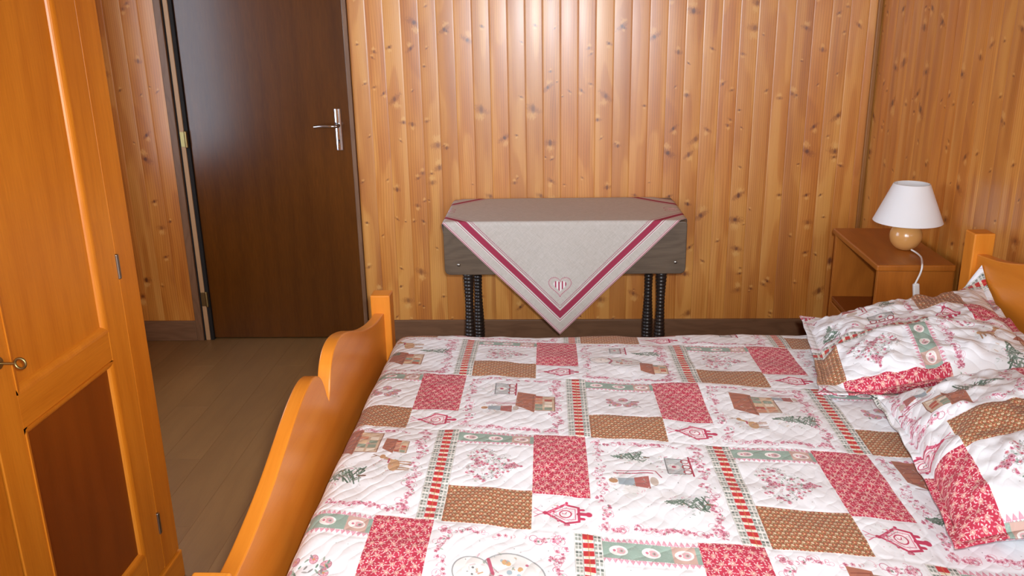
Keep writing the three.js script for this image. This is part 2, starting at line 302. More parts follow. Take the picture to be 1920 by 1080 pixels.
{ // handle: long chrome plate, lever pointing at the hinge side
  const px = -0.985, py = 1.055, pz = BACK - 0.012, sec = new THREE.Shape(); sec.moveTo(-0.017, 0); sec.absellipse(0, 0.001, 0.017, 0.0075, Math.PI, 0, true); sec.lineTo(0.017, 0); sec.closePath();
  const plate = part('handle_plate', new THREE.ExtrudeGeometry(sec, { depth: 0.19, bevelEnabled: true, bevelSize: 0.002, bevelThickness: 0.003, bevelSegments: 3, bevelOffset: -0.002, curveSegments: 16 }).rotateX(Math.PI / 2).scale(1, 1, 1).translate(px, py + 0.095, pz), M.chrome, door, 'chrome handle plate');
  part('keyhole', [new THREE.CylinderGeometry(0.004, 0.004, 0.002, 12).rotateX(Math.PI / 2).translate(px, py - 0.05, pz + 0.0078), box(px - 0.0018, px + 0.0018, py - 0.064, py - 0.05, pz + 0.0068, pz + 0.0086, 'y', 0)], M.gap, plate);
  part('lever', [lathe([[0.0001, 0], [0.011, 0], [0.011, 0.01], [0.008, 0.014], [0.008, 0.045], [0.0001, 0.045]], 18).rotateX(Math.PI / 2).translate(px, py + 0.02, pz + 0.006), tube([[px, py + 0.02, pz + 0.046], [px - 0.02, py + 0.021, pz + 0.052], [px - 0.06, py + 0.022, pz + 0.05], [px - 0.105, py + 0.018, pz + 0.044]], 0.0075, 24, 10)], M.chrome, door, 'chrome lever');
}

// ---------------------------------------------------------------- wardrobe
{
  const w = thing('wardrobe', 'orange varnished two-door wooden wardrobe at the left edge', 'wardrobe');
  const X = -1.07, zF = -2.112, zN = -0.80, H = 2.0, back = X - 0.56;
  part('body', [box(back, X - 0.024, 0.09, H - 0.03, zF + 0.004, zF + 0.024), box(back, X - 0.024, 0.09, H - 0.03, zN - 0.024, zN - 0.004), box(back, back + 0.008, 0.09, H - 0.03, zF + 0.025, zN - 0.025), box(back, X - 0.03, 0.1, 0.12, zF + 0.025, zN - 0.025, 'z')], M.ward, w);
  part('face_frame', [box(X - 0.024, X, 0.09, H - 0.03, zF, zF + 0.094), box(X - 0.024, X, 0.09, H - 0.03, zN - 0.094, zN), box(X - 0.024, X, 1.86, H - 0.03, zF + 0.094, zN - 0.094, 'z')], M.ward, w);
  part('cornice', box(back - 0.02, X + 0.04, H - 0.03, H + 0.02, zF - 0.03, zN + 0.03, 'z', 0.012), M.ward, w);
  // plinth with cut-out feet
  const pl = []; pl.push([zF - 0.004, 0], [zF + 0.1, 0], [zF + 0.13, 0.03], [zF + 0.2, 0.055], [zN - 0.2, 0.055], [zN - 0.13, 0.03], [zN - 0.1, 0], [zN + 0.004, 0], [zN + 0.004, 0.085], [zF - 0.004, 0.085]);
  part('plinth', [slabZY(pl, X - 0.022, X + 0.006, 'z', 0.004), box(back, X - 0.024, 0, 0.088, zF + 0.002, zF + 0.024, 'x'), box(back, X - 0.024, 0, 0.088, zN - 0.024, zN - 0.002, 'x')], M.ward, w);
  const doors = [[zF + 0.098, -1.463, 1], [-1.457, zN - 0.098, -1]];
  for (const [a, b, hingeFar] of doors) {
    const y0 = 0.098, y1 = 1.852, st = 0.092, sn = 0.085, zi0 = a + (hingeFar > 0 ? st : sn), zi1 = b - (hingeFar > 0 ? sn : st), f = X + 0.002;
    const d = part('door', [box(f - 0.022, f, y0, y1, a, zi0), box(f - 0.022, f, y0, y1, zi1, b), box(f - 0.022, f - 0.0004, y0, 0.196, zi0 - 0.002, zi1 + 0.002, 'z'), box(f - 0.022, f - 0.0004, 0.752, 0.828, zi0 - 0.002, zi1 + 0.002, 'z'), box(f - 0.022, f - 0.0004, 1.77, y1, zi0 - 0.002, zi1 + 0.002, 'z')], M.ward, w);
    part('upper_panel', box(f - 0.018, f - 0.009, 0.82, 1.775, zi0 - 0.004, zi1 + 0.004, 'y', 0.001), M.ward, d);
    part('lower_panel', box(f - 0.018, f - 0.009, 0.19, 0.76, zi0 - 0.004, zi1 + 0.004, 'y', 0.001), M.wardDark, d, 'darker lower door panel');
    // quarter-round moulding round each panel
    for (const [p0, p1] of [[0.828, 1.77], [0.196, 0.752]]) {
      const bar = (len) => { const s = new THREE.Shape(); s.moveTo(0, 0); s.lineTo(0.017, 0); s.quadraticCurveTo(0.013, 0.011, 0, 0.0115); s.closePath(); return new THREE.ExtrudeGeometry(s, { depth: len, bevelEnabled: false, curveSegments: 5 }); };
      // shape x: away from the stile into the panel, shape y: outwards from the panel
      const L = p1 - p0, Wd = zi1 - zi0, put = (len, m) => { const g = bar(len); g.applyMatrix4(m); return grainUV(g, 'y'); };
      const basis = (vx, vy, vz, at) => new THREE.Matrix4().makeBasis(new THREE.Vector3(...vx), new THREE.Vector3(...vy), new THREE.Vector3(...vz)).setPosition(...at);
      const xo = f - 0.009;
      part('moulding', [put(L, basis([0, 0, 1], [1, 0, 0], [0, 1, 0], [xo, p0, zi0])), put(L, basis([0, 0, -1], [1, 0, 0], [0, -1, 0], [xo, p1, zi1])), put(Wd, basis([0, 1, 0], [1, 0, 0], [0, 0, -1], [xo, p0, zi1])), put(Wd, basis([0, -1, 0], [1, 0, 0], [0, 0, 1], [xo, p1, zi0]))], M.ward, d);
    }
    const hz = hingeFar > 0 ? a - 0.002 : b + 0.002;
    for (const y of [0.235, 0.965, 1.69]) part('hinge', [box(f - 0.004, f + 0.005, y - 0.032, y + 0.032, hz - 0.0055, hz + 0.0055, 'y', 0.003)], M.steel, d, 'steel pin hinge');
    if (hingeFar > 0) {
      const ky = 0.912, kz = b - 0.05;
      const lock = part('lock_plate', [lathe([[0.0001, 0], [0.013, 0], [0.012, 0.002], [0.0001, 0.0025]], 20).rotateZ(-Math.PI / 2).translate(f, ky, kz)], M.brass, d, 'round brass keyhole plate');
      part('key', [new THREE.CylinderGeometry(0.0028, 0.0028, 0.03, 10).rotateZ(Math.PI / 2).translate(f + 0.017, ky, kz), new THREE.TorusGeometry(0.0105, 0.0027, 8, 24).translate(f + 0.043, ky, kz)], M.brass, lock, 'brass key with a ring bow');
    } else {
      part('knob', lathe([[0.0001, 0], [0.006, 0], [0.006, 0.012], [0.013, 0.018], [0.014, 0.026], [0.009, 0.032], [0.0001, 0.033]], 20).rotateZ(-Math.PI / 2).translate(f, 0.912, a + 0.042), M.ward, d);
    }
  }
}

// ---------------------------------------------------------------- bed
const ZC = -1.94, HALF = 0.777;          // middle of the bed across, half the distance of its posts
const bed = thing('bed_frame', 'orange pine bed frame with scalloped footboard and headboard', 'bed');
{
  // top outline of the footboard from a post (t = 1) to the notch in the middle (t = 0)
  const prof = [[1.0, 0.607], [0.93, 0.612], [0.8, 0.622], [0.68, 0.640], [0.56, 0.664], [0.45, 0.693], [0.36, 0.718], [0.28, 0.736], [0.21, 0.746], [0.15, 0.746], [0.10, 0.736], [0.062, 0.715], [0.036, 0.687], [0.016, 0.655], [0, 0.637]];
  const curve = new THREE.CatmullRomCurve3(prof.map(([t, y]) => new THREE.Vector3(t, y, 0))).getPoints(90).map((v) => [v.x, v.y]);
  const board = (x0, x1, lift, low) => {
    const pts = [[ZC - HALF, low]];
    for (const [t, y] of curve) pts.push([ZC - t * HALF, y + lift]);
    for (const [t, y] of [...curve].reverse().slice(1)) pts.push([ZC + t * HALF, y + lift]);
    pts.push([ZC + HALF, low]);
    return slabZY(pts, x0, x1, 'z', 0.0035);
  };
  const ends = [['footboard', -0.578, -0.545, 0, 0.22, -0.5555, 0.672], ['headboard', 1.36, 1.392, 0.19, 0.22, 1.377, 0.866]];
  for (const [name, x0, x1, lift, low, px, top] of ends) {
    part(name, board(x0, x1, lift, low), M.bed, bed);
    for (const s of [-1, 1]) part('post', box(px - 0.0325, px + 0.0325, 0, top, ZC + s * HALF - 0.0325, ZC + s * HALF + 0.0325, 'y', 0.005), M.bed, bed);
  }
  for (const s of [-1, 1]) part('side_rail', box(-0.525, 1.345, 0.24, 0.40, ZC + s * (HALF + 0.008) - 0.012, ZC + s * (HALF + 0.008) + 0.012, 'x', 0.005), M.bed, bed);
  part('slat_base', [box(-0.54, 1.355, 0.262, 0.282, ZC - HALF + 0.02, ZC + HALF - 0.02, 'z')], M.bed, bed);
}
{
  const m = thing('mattress', 'pale mattress on the bed frame, hidden under the patchwork quilt', 'mattress');
  part('mattress_body', new RoundedBoxGeometry(1.79, 0.225, 1.47, 5, 0.05).translate(0.4, 0.41, ZC), M.mattress, m);
}
// patchwork print: two columns by four rows of the repeat, drawn in millimetres (650 x 380 each, every other row half a repeat along)
const QW = 1300, QH = 1520, CW = 650, RH = 380;
const quiltCanvas = document.createElement('canvas'); quiltCanvas.width = quiltCanvas.height = 2048;
{
  const c = quiltCanvas.getContext('2d');
  c.scale(2048 / QW, 2048 / QH);
  c.lineCap = 'round'; c.lineJoin = 'round';
  c.fillStyle = '#ebecee'; c.fillRect(0, 0, QW, QH);
  const dot = (x, y, r, col) => { c.fillStyle = col; c.beginPath(); c.arc(x, y, r, 0, 6.2832); c.fill(); };
  const oval = (x, y, rx, ry, col, a = 0, line) => { c.beginPath(); c.ellipse(x, y, rx, ry, a, 0, 6.2832); if (line) { c.strokeStyle = col; c.lineWidth = line; c.stroke(); } else { c.fillStyle = col; c.fill(); } };
  const path = (pts, col, w, fill) => { c.beginPath(); pts.forEach(([x, y], i) => i ? c.lineTo(x, y) : c.moveTo(x, y)); if (fill) { c.closePath(); c.fillStyle = col; c.fill(); } else { c.strokeStyle = col; c.lineWidth = w; c.stroke(); } };
  const pick = (a) => a[Math.floor(rnd() * a.length)];
  const PINKS = ['#d693a4', '#cf7f95', '#e0b0bb', '#b9687e', '#dba5ae'], GREENS = ['#8fa393', '#6f8a78', '#a9b8aa'], GREYS = ['#a7a5a3', '#8d8d8c', '#bdbab6'];
  function block(x, y, w, h, fn) { c.save(); c.beginPath(); c.rect(x, y, w, h); c.clip(); c.translate(x, y); fn(w, h); c.restore(); }
  // small flower sprigs along a line
  function sprig(x0, y0, x1, y1, spread, density = 1) {
    const L = Math.hypot(x1 - x0, y1 - y0), n = Math.round(L / 3.6 * density);
    for (let i = 0; i < n; i++) {
      const t = rnd(), wave = Math.sin(t * L / 14) * spread * 0.4, x = x0 + (x1 - x0) * t + (y1 - y0) / L * wave + rr(-spread, spread) * 0.6, y = y0 + (y1 - y0) * t + (x1 - x0) / L * wave + rr(-spread, spread) * 0.6;
      const k = rnd();
      if (k < 0.45) { c.strokeStyle = pick(PINKS); c.lineWidth = rr(0.7, 1.3); c.beginPath(); c.arc(x, y, rr(3, 9), rr(0, 6), rr(6.5, 9)); c.stroke(); }
      else if (k < 0.75) { for (let j = 0; j < 5; j++) { const a = j * 1.257 + x; dot(x + Math.cos(a) * 2.8, y + Math.sin(a) * 2.8, 1.7, pick(PINKS)); } dot(x, y, 1.4, '#a03a52'); }
      else oval(x, y, rr(2.6, 5), 1.5, pick(rnd() < 0.3 ? GREENS : PINKS), rr(0, 3.1));
    }
  }
  function redPatch(w, h) {
    c.fillStyle = '#bd3049'; c.fillRect(0, 0, w, h);
    for (let j = 0, gy = 0; gy < h + 16; gy += 17, j++) for (let gx = (j % 2) * 11; gx < w + 20; gx += 22) {
      const x = gx + rr(-2, 2), y = gy + rr(-2, 2);
      oval(x, y, 5.4, 4.6, '#e3bba8', rr(0, 3)); oval(x, y, 3.4, 2.8, '#cf6674', rr(0, 3), 1.1); dot(x, y, 1.2, '#e9d2b8');
      for (let k = 0; k < 7; k++) { const a = k * 0.9 + rr(0, 0.4), r = rr(7, 9); oval(x + Math.cos(a) * r, y + Math.sin(a) * r, 2.5, 1.1, pick(['#ecc6c2', '#e4a8ac', '#f0d8cf']), a + rr(-0.6, 0.6)); }
    }
    for (let i = 0; i < w * h / 60; i++) oval(rr(0, w), rr(0, h), rr(0.8, 2), 0.7, pick(['#f0d5d0', '#e7b3b6', '#a31c38']), rr(0, 3));
  }
  function brownPatch(w, h) {
    c.fillStyle = '#8e6644'; c.fillRect(0, 0, w, h);
    for (let j = 0, gy = 3; gy < h + 8; gy += 11, j++) for (let gx = (j % 2) * 8; gx < w + 8; gx += 16) {
      const x = gx + rr(-0.8, 0.8), y = gy + rr(-0.8, 0.8);
      for (let k = 0; k < 6; k++) { const a = k * 1.047 + 0.3; oval(x + Math.cos(a) * 3.4, y + Math.sin(a) * 3.4, 2.6, 1.15, k % 2 ? '#ad4634' : '#bf7d52', a); }
      dot(x, y, 1.4, '#e4cfa0');
      oval(x + 8, y + 0.5, 2.6, 2.3, '#efe2bd'); dot(x + 8, y + 0.5, 0.9, '#8c2f22'); dot(x + 4, y + 5, 1.1, '#d9c79a'); dot(x + 11.5, y + 4.5, 1.0, '#8e9a6e');
    }
  }
  function greenBand(w, h) {
    for (const [ya, s] of [[13, -1], [h - 11, 1]]) for (let x = -6; x < w + 8; x += 11) { path([[x, ya], [x + 11, ya], [x + 5.5, ya + s * rr(10, 12)]], '#dfa3b1', 0, true); path([[x + 2, ya + s], [x + 9, ya + s], [x + 5.5, ya + s * 8]], '#c98597', 0.7); }
    c.fillStyle = '#93a99b'; c.fillRect(0, 14, w, h - 26);
    for (let i = 0; i < 300; i++) { c.fillStyle = rnd() < 0.5 ? '#92a89a' : '#adbeb3'; c.fillRect(rr(0, w), rr(15, h - 14), rr(1, 4), 0.7); }
    for (const yy of [14, h - 12]) for (let x = 0; x < w; x += 3.4) dot(x, yy, 1.1, rnd() < 0.5 ? '#f0e6e2' : '#cf8b9a');
    const my = (h + 2) / 2;
    for (let x = 30, k = 0; x < w; x += 62, k++) {
      c.fillStyle = k % 2 ? '#b98d76' : '#c9a79a'; if (k % 3 === 2) c.fillRect(x - 22, 15, 44, h - 28);
      oval(x, my, 17, 12, '#e9e4de'); oval(x, my, 17, 12, '#f6f3ee', 0, 1.6); oval(x + 4, my, 9, 8, '#d9a9ae'); oval(x - 8, my, 5.5, 5.5, '#f3ece6'); oval(x - 8, my, 3, 3.2, '#c9788a'); oval(x + 6, my, 4, 4, '#9aa79c'); dot(x + 6, my, 1.6, '#b24a5e');
    }
  }
  function checkBand(w, h) {
    c.fillStyle = '#e3e1da'; c.fillRect(0, 0, w, h);
    for (let y = 2; y < h; y += 21) {
      c.fillStyle = '#c02c2e'; c.fillRect(w * 0.31, y, w * 0.38, 13); c.fillStyle = '#dd6a3c'; c.fillRect(w * 0.48, y, w * 0.05, 13);
      c.fillStyle = '#e8d9b4'; c.fillRect(w * 0.36, y + 14, w * 0.28, 4.5);
      for (const u of [0.04, 0.16, 0.72, 0.86]) { c.fillStyle = pick(['#7c847b', '#949a90', '#666e67']); c.fillRect(w * u, y + 1, w * 0.1, 6); c.fillStyle = pick(['#a6aa9f', '#8f958b']); c.fillRect(w * u, y + 9, w * 0.09, 7); }
    }
    for (const u of [0.0, 0.29, 0.71, 1.0]) path([[w * u, 0], [w * u, h]], '#7b7f78', 0.8);
    path([[w * 0.5, 0], [w * 0.5, h]], '#7d3a30', 0.7);
  }
  function floralHeart(cx, cy, s) {          // tip towards +x
    for (let i = 0; i < 150; i++) { const a = rr(0, 6.283), q = Math.sqrt(rnd()), hx = 16 * Math.sin(a) ** 3, hy = 13 * Math.cos(a) - 5 * Math.cos(2 * a) - 2 * Math.cos(3 * a) - Math.cos(4 * a); oval(cx - hy * q * s, cy + hx * q * s, rr(3, 6), rr(2, 4), pick(['#cfcfcb', '#d9d5d2', '#c3c9c4', '#ddd3d2']), rr(0, 3)); }
    for (let i = 0; i < 260; i++) {
      const a = rr(0, 6.283), q = Math.sqrt(rnd()), hx = 16 * Math.sin(a) ** 3, hy = 13 * Math.cos(a) - 5 * Math.cos(2 * a) - 2 * Math.cos(3 * a) - Math.cos(4 * a);
      const x = cx - hy * q * s, y = cy + hx * q * s, k = rnd();
      if (k < 0.28) { for (let j = 0; j < 5; j++) dot(x + Math.cos(j * 1.26) * 2.4, y + Math.sin(j * 1.26) * 2.4, 1.7, pick(PINKS)); dot(x, y, 1.5, pick(['#9c3350', '#b34d3e'])); }
      else if (k < 0.6) oval(x, y, rr(2.4, 4.5), 1.4, pick([...GREENS, ...GREYS]), rr(0, 3.1));
      else { c.strokeStyle = pick([...GREYS, ...PINKS]); c.lineWidth = 0.8; c.beginPath(); c.arc(x, y, rr(2, 5), rr(0, 6), rr(6.5, 9.5)); c.stroke(); }
    }
    for (let i = 0; i < 6; i++) { const a = i * 1.05 + 0.4, x = cx - (13 * Math.cos(a) - 5 * Math.cos(2 * a)) * s * 0.75, y = cy + 16 * Math.sin(a) ** 3 * s * 0.75; oval(x, y, 6.5, 5.5, '#b06a7c'); oval(x, y, 4.3, 3.6, '#d8b4b8', 0, 1.1); dot(x, y, 1.8, '#8a2f45'); }
  }
  function posy(cx, cy) {
    for (let i = 0; i < 7; i++) { const a = i * 0.9 + 0.3, r = rr(22, 52), x = cx + Math.cos(a) * r * 1.2, y = cy + Math.sin(a) * r * 0.72, q = rr(10, 16); oval(x, y, q, q * 0.8, '#d3a0a8', a); for (let k = 0; k < 6; k++) path([[x, y], [x + Math.cos(k + a) * q * 0.9, y + Math.sin(k + a) * q * 0.7]], '#b0647a', 1); oval(x, y, q, q * 0.8, '#a55a70', a, 0.9); dot(x, y, q * 0.25, '#c98d5a'); }
    for (let i = 0; i < 26; i++) oval(cx + rr(-45, 45), cy + rr(-28, 28), rr(4, 8), 2, pick([...GREENS, ...GREYS]), rr(0, 3.1));
  }
  // the remaining motifs are seen from the side of the bed: their top points to -x
  function turned(x, y, s, fn) { c.save(); c.translate(x, y); c.rotate(-Math.PI / 2); c.scale(s * 1.5, s * 1.5); c.globalAlpha = 0.16; for (let i = 0; i < 9; i++) oval(rr(-22, 22), rr(-24, 24), rr(8, 18), rr(6, 14), pick(['#c9c4bd', '#b9bfc0', '#d8c9c2', '#c2c8bd']), rr(0, 3)); c.globalAlpha = 1; fn(); for (let i = 0; i < 46; i++) { const a = rr(0, 6.283), q = 26 * Math.sqrt(rnd()); c.globalAlpha = rr(0.3, 0.8); path([[Math.cos(a) * q, Math.sin(a) * q], [Math.cos(a) * q + rr(-4, 4), Math.sin(a) * q + rr(-4, 4)]], pick([...GREYS, ...GREENS, ...PINKS, '#b98a62', '#a8506a', '#f0ece8']), rr(0.6, 1.6)); } c.globalAlpha = 1; c.restore(); }
  const fir = () => { for (let i = 0; i < 60; i++) { const t = rnd(), w = 3 + t * 16; path([[rr(-w, w), -30 + t * 58], [rr(-w, w) * 1.15, -26 + t * 58 + 3]], pick(['#5f7565', '#77897b', '#8d9c90', '#4e6353']), rr(1.2, 2.4)); } path([[0, 28], [0, 36]], '#7a5a48', 3); };
  const cottage = () => { path([[-28, 0], [28, 0], [28, 32], [-28, 32]], '#cbb195', 0, true); path([[-36, 2], [-14, -26], [40, -24], [34, 4]], '#a96a52', 0, true); for (let i = 0; i < 9; i++) { c.fillStyle = pick(['#b3543f', '#d9bd98', '#8d9a86', '#c98a6a', '#e4d8c4']); c.fillRect(-26 + (i % 5) * 11, 3 + Math.floor(i / 5) * 14, 9, 11); } for (let i = 0; i < 6; i++) path([[-26 + i * 11, -22], [-30 + i * 12, 2]], '#7d3a2c', 1); path([[-28, 0], [28, 0], [28, 32], [-28, 32], [-28, 0]], '#86543e', 1.2); };
  const doll = () => { oval(0, 12, 24, 28, '#dcdad6'); oval(0, 12, 24, 28, '#9a9c9c', 0, 1.4); oval(0, -22, 16, 16, '#e4e0dc'); oval(0, -22, 16, 16, '#9c9c9c', 0, 1.2); oval(0, -20, 9, 10, '#f4efe9'); dot(-3.5, -21, 1.1, '#777'); dot(3.5, -21, 1.1, '#777'); for (let i = 0; i < 16; i++) { const a = rr(0, 6.3), r = rr(3, 19); dot(Math.cos(a) * r, 13 + Math.sin(a) * r, rr(1.4, 3), pick(['#c07a72', '#9fb0b6', '#c9a070', '#b9687e'])); } path([[-15, -9], [0, -4], [15, -9]], '#b7566c', 3); };
  const skier = () => { oval(0, -20, 5, 5.5, '#b98a62'); path([[-7, -14], [7, -14], [9, 8], [-8, 8]], '#9aa6ac', 0, true); path([[-9, 6], [10, 6], [14, 24], [-12, 24]], '#a9625a', 0, true); path([[18, -18], [22, 30]], '#a8324a', 2); path([[24, -14], [28, 34], [14, 40]], '#a8324a', 1.4); oval(4, 30, 9, 5, '#c2b3a6'); };
  const train = () => { c.fillStyle = '#b9bcbb'; c.fillRect(-20, -6, 40, 22); oval(0, 4, 8, 8, '#d9d7d3'); dot(0, 4, 3, '#b2455a'); path([[-20, -6], [20, -6], [20, 16], [-20, 16], [-20, -6]], '#6f7272', 1.4); for (const x of [-14, 0, 14]) oval(x, 20, 5, 5, '#a8474d', 0, 1.8); path([[-24, 26], [26, 26]], '#a8324a', 2.2); };
  const fawn = () => { oval(0, 6, 16, 9, '#c39a72'); path([[12, 2], [22, -14]], '#c39a72', 6); oval(24, -16, 6, 4.5, '#b98a62'); for (const x of [-11, -5, 6, 11]) path([[x, 12], [x + rr(-2, 2), 30]], '#a97d58', 2.6); path([[24, -20], [30, -32], [26, -26], [22, -34]], '#8a6244', 1.3); path([[6, -4], [17, -4]], '#b2455a', 3); };
  function clock(w, h) {           // cuckoo clock lying with its top towards -x
    const R = '#bf3658', P2 = '#d4728a';
    turned(w / 2 - 2, h / 2, 0.8, () => {
      path([[-24, 6], [0, -24], [24, 6], [19, 30], [-19, 30]], '#f2e4e6', 0, true); path([[-26, 8], [0, -25], [26, 8], [19, 31], [-19, 31], [-26, 8]], R, 4.5); path([[-17, 7], [0, -14], [17, 7], [14, 25], [-14, 25], [-17, 7]], P2, 1.6);
      oval(0, 8, 10, 10, '#f5eeee'); oval(0, 8, 10, 10, R, 0, 2.2); path([[0, 8], [0, 2]], R, 1.4); path([[0, 8], [5, 10]], R, 1.4);
      for (let i = 0; i < 24; i++) { const t = rr(-1, 1); dot(t * 30 + rr(-2, 2), 12 - 36 * (1 - Math.abs(t)) + rr(-4, 4), rr(1.2, 2.8), pick([R, P2])); }
      path([[-12, 32], [-12, 39]], R, 6); path([[0, 31], [0, 44]], R, 8); path([[12, 32], [12, 39]], R, 6); dot(0, 48, 6, R);
      path([[0, -26], [-4, -36], [-12, -46]], P2, 1.8); path([[0, -26], [4, -36], [12, -46]], P2, 1.8); path([[-6, -38], [-1, -47]], P2, 1.3); path([[6, -38], [1, -47]], P2, 1.3); dot(0, -27, 4.5, R);
    });
    for (let i = 0; i < 14; i++) oval(rr(4, w), rr(4, h), rr(1, 2), 0.9, pick([...GREYS, ...PINKS]), rr(0, 3));
  }
  let pi = 0;
  const scenes = [
    () => { turned(92, 92, 1.25, cottage); turned(80, 250, 1.25, fir); turned(196, 200, 1, fawn); turned(190, 110, 0.7, cottage); },
    () => { turned(90, 190, 1.2, skier); turned(190, 110, 1.15, train); turned(95, 80, 0.9, fir); turned(200, 260, 1.0, fir); },
    () => { turned(140, 130, 1.5, doll); turned(120, 265, 1.1, fawn); turned(215, 240, 0.8, fir); },
    () => { turned(90, 120, 1.15, fir); turned(170, 90, 1.0, cottage); turned(150, 240, 1.1, train); turned(215, 180, 0.9, skier); },
    () => { turned(110, 110, 1.2, fawn); turned(120, 240, 1.2, cottage); turned(205, 150, 1, fir); turned(60, 190, 0.8, fir); },
    () => { turned(110, 200, 1.3, doll); turned(110, 90, 1, train); turned(205, 110, 0.9, fir); turned(215, 260, 0.9, cottage); },
    () => { turned(100, 100, 1.2, train); turned(100, 240, 1.1, skier); turned(195, 190, 1.2, cottage); },
    () => { turned(120, 140, 1.3, cottage); turned(200, 230, 1.1, fir); turned(90, 265, 0.9, fawn); turned(200, 90, 0.9, skier); },
  ];
  for (let r = 0; r < 4; r++) for (let k = 0; k < 2; k++) {
    const x0 = k * CW + (r % 2) * CW / 2, y0 = r * RH, state = seed, which = (pi++) % scenes.length, heart = r % 2 === 0;
    for (const ox of [0, -QW]) {               // once more a whole width along, so that the print runs on
      seed = state;
      const x = x0 + ox; if (x > QW || x + CW < 0) continue;
      block(x, y0, 55, RH, checkBand); block(x + 55, y0, 185, 70, greenBand);
      block(x + 55, y0 + 70, 185, 185, (w, h) => { if (heart) floralHeart(w / 2 - 8, h / 2, 4.5); else posy(w / 2, h / 2); for (let i = 0; i < 10; i++) dot(rr(6, w), rr(6, h), 1, pick(GREYS)); });
      block(x + 55, y0 + 255, 185, 125, brownPatch); block(x + 240, y0, 125, 265, redPatch); block(x + 240, y0 + 265, 125, 115, clock);
      block(x + 365, y0, 285, RH, (w, h) => { sprig(26, 20, 26, h - 20, 15, 1.1); sprig(w - 30, 16, w - 30, h - 16, 18, 1.8); sprig(20, 26, w - 20, 26, 9, 0.9); sprig(20, h - 26, w - 20, h - 26, 10, 1.5); scenes[which](); for (let i = 0; i < 26; i++) oval(rr(40, w - 40), rr(40, h - 40), rr(1, 2.4), 0.9, pick(GREYS), rr(0, 3)); });
    }
  }
}
const quiltMap = new THREE.CanvasTexture(quiltCanvas); quiltMap.colorSpace = THREE.SRGBColorSpace; quiltMap.wrapS = quiltMap.wrapT = THREE.RepeatWrapping; quiltMap.flipY = false;
// stitched relief: seams between the patches are sunk, wavy echo lines over the white ones
const quiltBump = dataTex(1024, 1024, (px, py) => {
  const X = px / 1024 * QW, Y = py / 1024 * QH, row = Math.floor(Y / RH), y = Y - row * RH, x = (X - (row % 2) * CW / 2 + QW) % CW;
  const near = (...d) => Math.min(...d.map(Math.abs));
  let e = near(y, RH - y, x, x - 55, x - 240, x - 365, CW - x);
  if (x > 55 && x < 240) e = Math.min(e, near(y - 70, y - 255)); if (x > 240 && x < 365) e = Math.min(e, Math.abs(y - 265));
  const warp = (noise(X / 30, Y / 30) - 0.5) * 26, d = Math.abs(Math.sin(Math.PI * (X + Y * 0.85 + warp) / 34)), f = Math.abs(Math.sin(Math.PI * (X - Y * 0.9 - warp) / 46));
  const v = 0.45 * Math.pow(d, 0.55) + 0.15 * Math.pow(f, 0.6) + 0.25 * sstep(0, 9, e) + 0.18 * fbm(X / 14, Y / 14);
  const q = clamp(v, 0, 1) * 255; return [q, q, q];
}, false);
quiltBump.flipY = false;
M.quilt = std({ map: quiltMap, bumpMap: quiltBump, bumpScale: 0.0032, roughness: 0.85, sheen: 0.15, sheenColor: new THREE.Color(1, 1, 1), side: THREE.DoubleSide });
// grid surface with a thickness: f(i/n, j/m) -> {p:[x,y,z], uv:[u,v]}; the underside lies `thick` below along the normal
function sheet(n, m, f, thick) {
  const P = [], U = [], I = [];
  for (let j = 0; j <= m; j++) for (let i = 0; i <= n; i++) { const q = f(i / n, j / m); P.push(...q.p); U.push(...q.uv); }
  for (let j = 0; j < m; j++) for (let i = 0; i < n; i++) { const a = j * (n + 1) + i, b = a + 1, d = a + n + 1, e = d + 1; I.push(a, d, b, b, d, e); }
  const g = new THREE.BufferGeometry(); g.setAttribute('position', new THREE.Float32BufferAttribute(P, 3)); g.setAttribute('uv', new THREE.Float32BufferAttribute(U, 2)); g.setIndex(I); g.computeVertexNormals();
  if (!thick) return g;
  const N = g.attributes.normal, base = (n + 1) * (m + 1), P2 = P.slice();
  for (let k = 0; k < base; k++) P2.push(P[k * 3] - N.getX(k) * thick, P[k * 3 + 1] - N.getY(k) * thick, P[k * 3 + 2] - N.getZ(k) * thick);
  const I2 = I.slice(); for (let k = 0; k < I.length; k += 3) I2.push(base + I[k], base + I[k + 2], base + I[k + 1]);
  const rim = []; for (let i = 0; i < n; i++) rim.push([i, i + 1]); for (let j = 0; j < m; j++) rim.push([j * (n + 1) + n, (j + 1) * (n + 1) + n]); for (let i = n; i > 0; i--) rim.push([m * (n + 1) + i, m * (n + 1) + i - 1]); for (let j = m; j > 0; j--) rim.push([j * (n + 1), (j - 1) * (n + 1)]);
  for (const [a, b] of rim) I2.push(a, b, base + a, b, base + b, base + a);
  const h = new THREE.BufferGeometry(); h.setAttribute('position', new THREE.Float32BufferAttribute(P2, 3)); h.setAttribute('uv', new THREE.Float32BufferAttribute([...U, ...U], 2)); h.setIndex(I2); h.computeVertexNormals();
  return h;
}
// distance along a cloth -> position past a rounded edge at `edge` (radius r): [along, drop]
function overEdge(d, edge, r) {
  if (d <= edge - r) return [d, 0];
  const a = (d - edge + r) / r;
  if (a < Math.PI / 2) return [edge - r + Math.sin(a) * r, r * (1 - Math.cos(a))];
  return [edge, r + (a - Math.PI / 2) * r];
}
const QTOP = 0.556;
